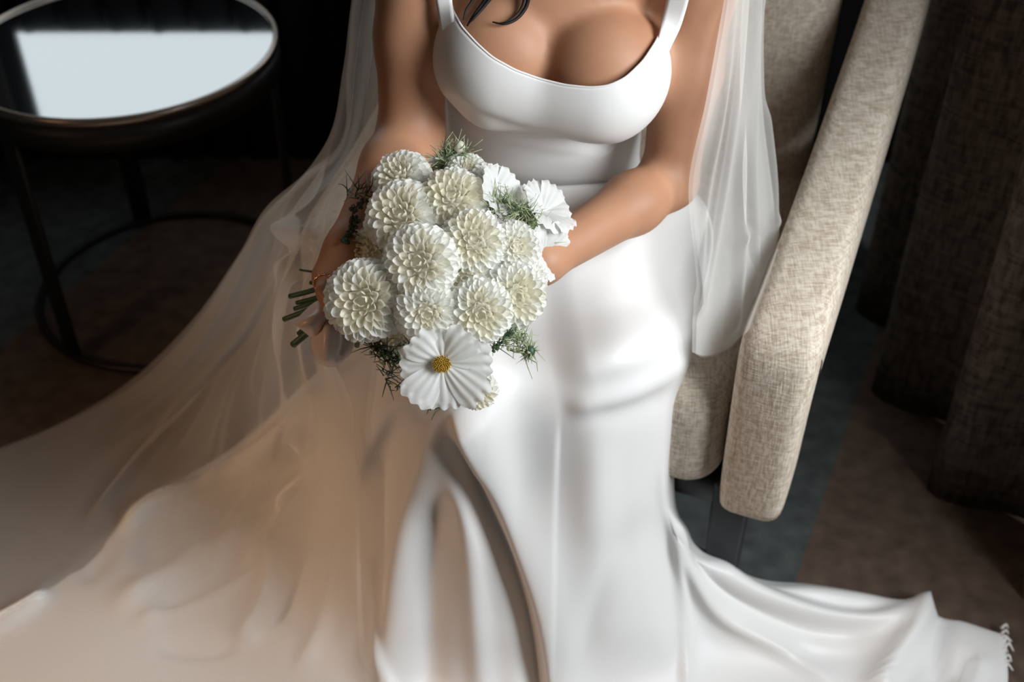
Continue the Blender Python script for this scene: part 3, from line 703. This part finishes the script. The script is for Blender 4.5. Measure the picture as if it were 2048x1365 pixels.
# ------------------------------------------------------------------ bouquet
BIND = P(672, 600, 1.462)
bq = empty('bouquet', BIND, label='round bouquet of white dahlias and cosmos tied with blush ribbon', cat='bouquet')
def petal_mesh(name, m, cup=.34, tipround=1.0, hook=.12):
    """spoon-shaped petal: length along +Y (0..1), width 1, hollow side up (+Z)"""
    V = []; nr, nc = 7, 7
    for i in range(nr):
        t = i/(nr-1); w = .5*min(1, (.30+1.5*t))*math.sqrt(max(0, 1-max(0, (t-.50)/.50)**3.4*.84))
        for j in range(nc):
            u = -1+2*j/(nc-1); V.append((u*w, t, cup*(u*u)*(w*2)*(1-.2*t)+hook*t*t-.05*math.sin(t*3)))
    me = mesh(name, V, grid_faces(nr, nc), m); return me
PM = {k: [petal_mesh('petal', M[k], .40+.08*i, 1, .02+.05*i) for i in range(3)] for k in ('petal', 'cream')}
def frame(n, spin=0):
    n = Vector(n).normalized(); a = n.orthogonal().normalized(); b = n.cross(a)
    m = Matrix((a, b, n)).transposed(); return m @ Matrix.Rotation(spin, 3, 'Z')
TOCAM = lambda p: (CAM-p)/np.linalg.norm(CAM-p)
UP = np.array((0, ST, CT)); RT = np.array((1, 0, 0))
GA = math.pi*(3-math.sqrt(5))
allpet = []; flowers = []
def dahlia(px, py, rpx, D, label=None, k=.75, creamy=.28, n=135, tilt=(0, 0), name='dahlia', flat=1.0):
    c_ = P(px, py, D); R = rpx*1.13/F*D
    ox, oy = (px-905)/270+tilt[0], -(py-545)/270+tilt[1]
    nrm = TOCAM(c_)+k*(ox*RT+oy*UP); nrm /= np.linalg.norm(nrm)
    core = c_-nrm*R*.45
    e = empty(name, core, bq, label=label)
    fm = frame(nrm, random.uniform(0, 6)); flowers.append((core, nrm))
    core_v = [Vector(core)+fm @ Vector((R*.60*math.sin(t)*math.cos(a), R*.60*math.sin(t)*math.sin(a), R*(.10+.48*math.cos(t)))) for t in np.linspace(0, math.pi, 9) for a in np.linspace(0, 2*math.pi, 16, endpoint=False)]
    obj('flower_core', core_v, grid_faces(9, 16, True), M['cream'], e)
    for i in range(n):
        s = (i+.7)/n; th = math.radians(3+122*s**.60); az = i*GA
        g = min(1, s*2.2)                                   # 0 in the closed middle, 1 in the open outer rows
        l = Vector((math.sin(th)*math.cos(az), math.sin(th)*math.sin(az), .80*math.cos(th)*flat))
        tip = l*R*(.80+.20*min(1, s*6))*random.uniform(.97, 1.03)
        tl = th+math.radians(-14+50*g)                     # inner petals lean in over the middle, outer ones lie back
        ld = Vector((math.sin(tl)*math.cos(az), math.sin(tl)*math.sin(az), math.cos(tl))).normalized()
        nd = Vector((-math.cos(tl)*math.cos(az), -math.cos(tl)*math.sin(az), math.sin(tl)))
        nd = (nd-ld*nd.dot(ld)).normalized(); xd = ld.cross(nd).normalized()
        ln = R*(.30+.26*g)*random.uniform(.94, 1.06); wd = R*(.17+.23*min(1, s**.6*1.1))*random.uniform(.92, 1.08)
        m4 = fm @ Matrix((xd*wd, ld*ln, nd*wd)).transposed(); M4 = m4.to_4x4(); M4.translation = Vector(core)+fm @ (tip-ld*ln+Vector((0, 0, R*.20)))
        kind = 'cream' if s < creamy*random.uniform(.5, 1.1) else 'petal'
        vis = float(np.array(fm @ l)@TOCAM(c_))
        allpet.append([wd*ln*max(0, vis+.1)*(1 if D < 1.40 else .3), e, M4, kind, i % 3])
    return e
FL = [
 (799,350,54,1.425,'white dahlia at the top of the bouquet by the bent elbow', dict(tilt=(-.1,.2))),
 (800,430,68,1.385,'large white dahlia below the topmost one', {}),
 (905,394,60,1.390,'creamy-centred white dahlia beside the green bud', dict(creamy=.45)),
 (986,362,46,1.430,'white dahlia turned towards the waist of the gown', dict(tilt=(.5,.9),creamy=.1)),
 (948,480,58,1.360,'white dahlia in the middle of the bouquet', dict(creamy=.4)),
 (1034,496,50,1.385,'white dahlia beneath the feathery foliage', dict(tilt=(.4,0),creamy=.15)),
 (838,524,68,1.335,'large white dahlia nearest the middle, overlapping its neighbours', {}),
 (728,503,46,1.430,'shaded cream dahlia beside the dark sprig', dict(creamy=.7,tilt=(-.3,.1))),
 (728,602,74,1.350,'big round white dahlia in front of the hand', dict(k=.35,n=150)),
 (854,626,58,1.338,'white dahlia turned sideways above the small cream flower', dict(tilt=(.35,-.1),creamy=.15)),
 (930,557,48,1.368,'small white dahlia tucked in the middle', dict(creamy=.4)),
 (961,626,60,1.350,'white dahlia just above the open cosmos', {}),
 (1032,592,60,1.375,'white dahlia at the edge over the lap', dict(creamy=.35)),
 (936,338,38,1.440,'small white dahlia behind the topmost bud', dict(tilt=(.2,.3),creamy=.1)),
 (1066,560,36,1.410,'pale flower edge beside the forearm', dict(tilt=(.6,0),creamy=.05)),
 (797,676,34,1.405,'small cream dahlia half hidden under the big round one', dict(creamy=.6,n=90)),
 (901,664,32,1.400,'small cream flower behind the cosmos petals', dict(creamy=1,n=90)),
 (955,786,38,1.385,'small pale dahlia behind the lower cosmos petals', dict(creamy=.35,n=95)),
]
for f in FL: dahlia(*f[:4], label=f[4], **f[5])
allpet.sort(key=lambda a: -a[0])
rest = {}
for q, (_, e, M4, kind, v) in enumerate(allpet):
    if q < 285:
        o = bpy.data.objects.new('petal', PM[kind][v]); COL.objects.link(o); o.parent = e
        o.matrix_basis = world_of(e).inverted() @ M4
    else: rest.setdefault(e.name, [e, []])[1].append((M4, kind, v))
for e, L in rest.values():
    V, Fc, mi = [], [], []
    for M4, kind, v in L:
        me = PM[kind][v]; b = len(V); V += [M4 @ w.co for w in me.vertices]
        for p in me.polygons: Fc.append(tuple(b+i for i in p.vertices)); mi.append(0 if kind == 'petal' else 1)
    me = mesh('petals', V, Fc, M['petal']); me.materials.append(M['cream']); me.polygons.foreach_set('material_index', mi)
    obj('petals', me, None, None, e, kind='stuff')

def cosmos(center, nrm, R, label, n=8, spread=1.0, disc=True, lens=None, cupz=.12, spin=0, a0=0, a1=360, name='cosmos'):
    e = empty(name, center, bq, label=label); fm = frame(nrm, 0)
    # spin so that angle 0 points to picture-right
    x = Vector(RT)-Vector(nrm)*Vector(RT).dot(Vector(nrm)); x.normalize(); y = Vector(nrm).normalized().cross(x)
    fm = Matrix((x, y, Vector(nrm).normalized())).transposed(); flowers.append((np.array(center), np.array(nrm)))
    for i in range(n):
        az = math.radians(a0+(a1-a0)*i/n+spin+random.uniform(-4, 4)); ln = R*(lens[i] if lens else random.uniform(.93, 1.05)); wd = 2*math.pi*(a1-a0)/360*R/n*1.02*spread
        V = []; nr, nc = 14, 25; lift = (.09 if i % 2 else -.04)*R
        for r in range(nr):
            t = r/(nr-1)
            for c_ in range(nc):
                u = -1+2*c_/(nc-1); w = .5*wd*(.16+.84*math.sin(min(1, t*1.12)*math.pi/2)**1.1)
                tooth = 1-.035*(1-math.cos(u*3.2*math.pi))*(t > .9)-.10*u**4*t
                yy = t*ln*tooth
                z = lift*t+cupz*R*math.sin(t*1.9)+.012*R*math.cos(u*4*math.pi)*min(1, t*3)*(1-.35*t)-.05*R*u*u+.03*R*math.sin(t*5+i)*u
                if t > .85: z += .02*R*math.sin(u*11+i)
                V.append((u*w, yy, z))
        rot = Matrix.Rotation(az-math.pi/2, 3, 'Z')
        Vw = [Vector(center)+fm @ (rot @ Vector(p)) for p in V]
        obj('petal', Vw, grid_faces(nr, nc), M['cosmos'], e)
    if disc:
        parts = []
        for k in range(90):
            s = math.sqrt((k+.5)/90); a = k*GA; r = s*R*.165
            p = Vector((r*math.cos(a), r*math.sin(a), R*(.13+.06*(1-s*s)))); d = Vector((math.cos(a)*s*.5, math.sin(a)*s*.5, 1)).normalized()
            hgt = R*(.05+.03*s*random.random())
            parts.append(tube([Vector(center)+fm @ (p-d*R*.05), Vector(center)+fm @ (p+d*hgt*.5), Vector(center)+fm @ (p+d*hgt)], [R*.017, R*.019, R*.008], 5))
        obj('disc', *join(parts), M['pollen'], e, label='yellow pollen disc', kind='stuff')
    return e
cc = P(884, 724, 1.335); nn = TOCAM(cc)+(-.05)*RT+(-.30)*UP
cosmos(cc, nn/np.linalg.norm(nn), 0.056, 'open white cosmos with a yellow centre at the bottom of the bouquet', lens=[1.02, .88, .72, .80, .85, 1.02, 1.0, 1.12], spin=4)
cc = P(1086, 424, 1.435); nn = TOCAM(cc)*.55+.55*RT+.50*UP
cosmos(cc, nn/np.linalg.norm(nn), .039, 'translucent white cosmos seen from the side by the waist', n=6, spread=.9, cupz=.35, spin=20, disc=False)
cc = P(1088, 502, 1.425); nn = TOCAM(cc)*.8+.75*RT-.1*UP
cosmos(cc, nn/np.linalg.norm(nn), .036, 'white ruffled cosmos against the bare forearm', n=7, cupz=.25, disc=False)
cc = P(888, 322, 1.455); nn = TOCAM(cc)*.25-.3*RT+1.0*UP
cosmos(cc, nn/np.linalg.norm(nn), .030, 'small cosmos with one petal pointing at the elbow', n=5, spread=.6, cupz=.2, spin=175, disc=False)
cc = P(990, 390, 1.415); nn = TOCAM(cc)*.5+.5*RT+.3*UP
cosmos(cc, nn/np.linalg.norm(nn), .034, 'white cosmos folded under the dahlia near the waist', n=6, cupz=.4, disc=False)

# stems, gathered at the hand and splaying out behind it
for i, (core, nrm) in enumerate(flowers):
    a = core; b = core-nrm*.05; off = np.array((random.uniform(-1, 1), random.uniform(-1, 1), random.uniform(-1, 1)))*.007
    pts = cr(np.array([a, b*.75+BIND*.25+np.array((0, .02, 0)), BIND*.85+b*.15+off, BIND+off]), 5)
    obj('stem', *tube(pts, .0024, 7), M['stem'], bq)
for (x, y, D, x2, y2, r) in ((600, 540, 1.51, 660, 549, .0016), (622, 566, 1.50, 660, 562, .0028), (580, 593, 1.52, 655, 574, .0036), (594, 606, 1.52, 655, 590, .0030), (590, 618, 1.52, 655, 596, .0034), (568, 639, 1.52, 655, 606, .0036), (598, 668, 1.50, 660, 620, .0036), (586, 690, 1.50, 665, 625, .0046), (714, 692, 1.44, 722, 650, .0032)):
    pts = cr(np.array([P(x, y, D), P((x+x2)/2, (y+y2)/2, D-.02), P(x2, y2, 1.465), BIND]), 5)
    obj('stem', *tube(pts, r, 8), M['stem'], bq)

# feathery foliage and sprigs (uncountable threads)
def feathers(spots, m, name, label, rad=.0006, ln=(.012, .03), leaves=9):
    parts = []
    for (x0, y0, x1, y1, D, cnt) in spots:
        for _ in range(cnt):
            t = random.random(); p = P(x0+(x1-x0)*t+random.uniform(-12, 12), y0+(y1-y0)*t+random.uniform(-10, 10), D+random.uniform(-.015, .015))
            d = np.random.normal(size=3); d = d/np.linalg.norm(d)+.6*TOCAM(p)+.3*UP; d /= np.linalg.norm(d); l = random.uniform(*ln)
            q = p+d*l+np.random.normal(size=3)*.003
            parts.append(tube([p, (p+q)/2+np.random.normal(size=3)*.002, q], [rad*1.3, rad, rad*.5], 4))
    return obj(name, *join(parts), m, bq, kind='stuff', label=label)
feathers([(975, 408, 1050, 428, 1.408, 190), (1040, 420, 1068, 462, 1.412, 110), (1070, 470, 1078, 530, 1.445, 50), (880, 330, 925, 300, 1.45, 120), (990, 690, 1035, 665, 1.40, 60), (1030, 668, 1062, 712, 1.40, 60)], M['feather'], 'foliage', 'pale sage feathery foliage')
feathers([(700, 380, 740, 392, 1.44, 26), (745, 690, 800, 730, 1.42, 120), (770, 740, 790, 775, 1.42, 24), (850, 808, 900, 815, 1.40, 24), (820, 690, 835, 700, 1.42, 40)], M['darkleaf'], 'foliage', 'dark wispy foliage', .0007)
def sprig(path, D, cnt, m, name, label, r=.0028, spread=8):
    parts = [tube(cr(np.array([P(x, y, D) for x, y in path]), 6), .0009, 6)]
    for k in range(cnt):
        t = k/cnt*(len(path)-1); i = min(int(t), len(path)-2); f_ = t-i
        p = P(path[i][0]+(path[i+1][0]-path[i][0])*f_+random.uniform(-spread, spread), path[i][1]+(path[i+1][1]-path[i][1])*f_+random.uniform(-spread, spread), D+random.uniform(-.01, .006))
        s = r*random.uniform(.6, 1.15); a = Vector(np.random.normal(size=3)).normalized()
        parts.append(tube([Vector(p)-a*s, Vector(p)-a*s*.6, Vector(p), Vector(p)+a*s*.6, Vector(p)+a*s], [s*.3, s*.8, s, s*.8, s*.3], 7))
    return obj(name, *join(parts), m, bq, label=label, kind='stuff')
sprig([(742, 398), (715, 412), (705, 432), (712, 450), (700, 468), (690, 488)], 1.425, 60, M['darkleaf'], 'berry_sprig', 'dark seeded sprig beside the wrist')
sprig([(985, 700), (1005, 685), (1018, 668), (1026, 660)], 1.385, 26, M['stem'], 'bud_sprig', 'green budded sprig over the lap', .0024, 4)
sprig([(1000, 672), (1020, 700), (1045, 706), (1058, 703)], 1.388, 14, M['feather'], 'bud_sprig', 'pale budded twig over the lap', .0024, 3)
sprig([(750, 690), (780, 715), (815, 700)], 1.415, 46, M['feather'], 'filler_sprig', 'greyish filler flower heads', .0026, 18)
# spiky green seed heads and the pale bud at the top
def bud(px, py, D, r, m, label, spikes=0):
    c_ = P(px, py, D); n_ = Vector(TOCAM(c_)*.3+UP*.7+RT*.2).normalized(); fm = frame(n_)
    V = []; 
    for i in range(9):
        t = math.pi*i/8
        for j in range(14):
            a = 2*math.pi*j/14; rr = r*(1+.10*math.cos(a*7)); V.append(Vector(c_)+fm @ Vector((rr*math.sin(t)*math.cos(a), rr*math.sin(t)*math.sin(a), r*1.25*math.cos(t))))
    o = obj('bud', V, grid_faces(9, 14, True), m, bq, label=label)
    if spikes:
        parts = []
        for k in range(spikes):
            d = Vector(np.random.normal(size=3)).normalized(); parts.append(tube([Vector(c_)+d*r*.6, Vector(c_)+d*r*1.8, Vector(c_)+d*r*2.7], [r*.16, r*.12, r*.03], 4))
        obj('bract', *join(parts), M['feather'], o, kind='stuff')
bud(919, 294, 1.44, .0062, M['cream'], 'pale cream bud at the top of the bouquet')
bud(911, 308, 1.45, .0050, M['stem'], 'green bud base', 8)
bud(1060, 704, 1.385, .0055, M['stem'], 'spiky green seed head over the lap', 30)
bud(977, 547, 1.40, .005, M['darkleaf'], 'tiny dark bud between the dahlias')

# blush silk ribbon: bow loop, knot and hanging end
rb = empty('ribbon', BIND, bq, label='blush silk ribbon tied round the stems')
def sheet(name, C, n, m, folds, parent, mt, thick=.0008):
    Gs = net(np.array([[P(*q) for q in r] for r in C]), n, m); Gs = fold(Gs, folds) if folds else Gs
    o = obj(name, Gs.reshape(-1, 3), grid_faces(*Gs.shape[:2]), mt, parent); solid(o, thick); return o
sheet('bow_loop', [
 [(652,598,1.462),(662,612,1.45),(668,630,1.45),(664,650,1.46)],
 [(628,606,1.455),(638,620,1.425),(646,642,1.425),(646,664,1.45)],
 [(604,628,1.455),(612,640,1.42),(622,654,1.42),(632,676,1.45)],
 [(588,648,1.465),(594,652,1.445),(604,660,1.445),(618,672,1.465)],
 [(596,644,1.49),(606,650,1.50),(618,660,1.50),(630,668,1.49)],
 [(630,612,1.49),(642,624,1.50),(650,644,1.50),(650,660,1.49)]], 8, 8, [([(600,652),(630,640),(660,625)], .006, 8, 10, .1)], rb, M['ribbon'])
sheet('ribbon_tail', [
 [(655,622,1.46),(668,628,1.45),(682,634,1.45),(694,640,1.455)],
 [(634,652,1.455),(656,656,1.43),(682,658,1.43),(706,662,1.45)],
 [(620,682,1.455),(648,690,1.43),(682,692,1.43),(710,684,1.45)],
 [(628,712,1.46),(652,722,1.44),(680,722,1.44),(702,706,1.455)],
 [(640,728,1.475),(656,734,1.465),(676,732,1.465),(692,720,1.475)]], 8, 8, [([(662,630),(655,680),(655,725)], .006, 8, 10, .1), ([(684,640),(690,680),(680,720)], -.005, 8, 8, .1)], rb, M['ribbon'])
kp = cr(np.array([BIND+np.array((math.cos(a)*.004, -.016*math.sin(a), .018*math.cos(a))) for a in np.linspace(0, 2*math.pi, 10)]), 4)
obj('ribbon_wrap', *tube(kp, .007, 8), M['ribbon'], rb)
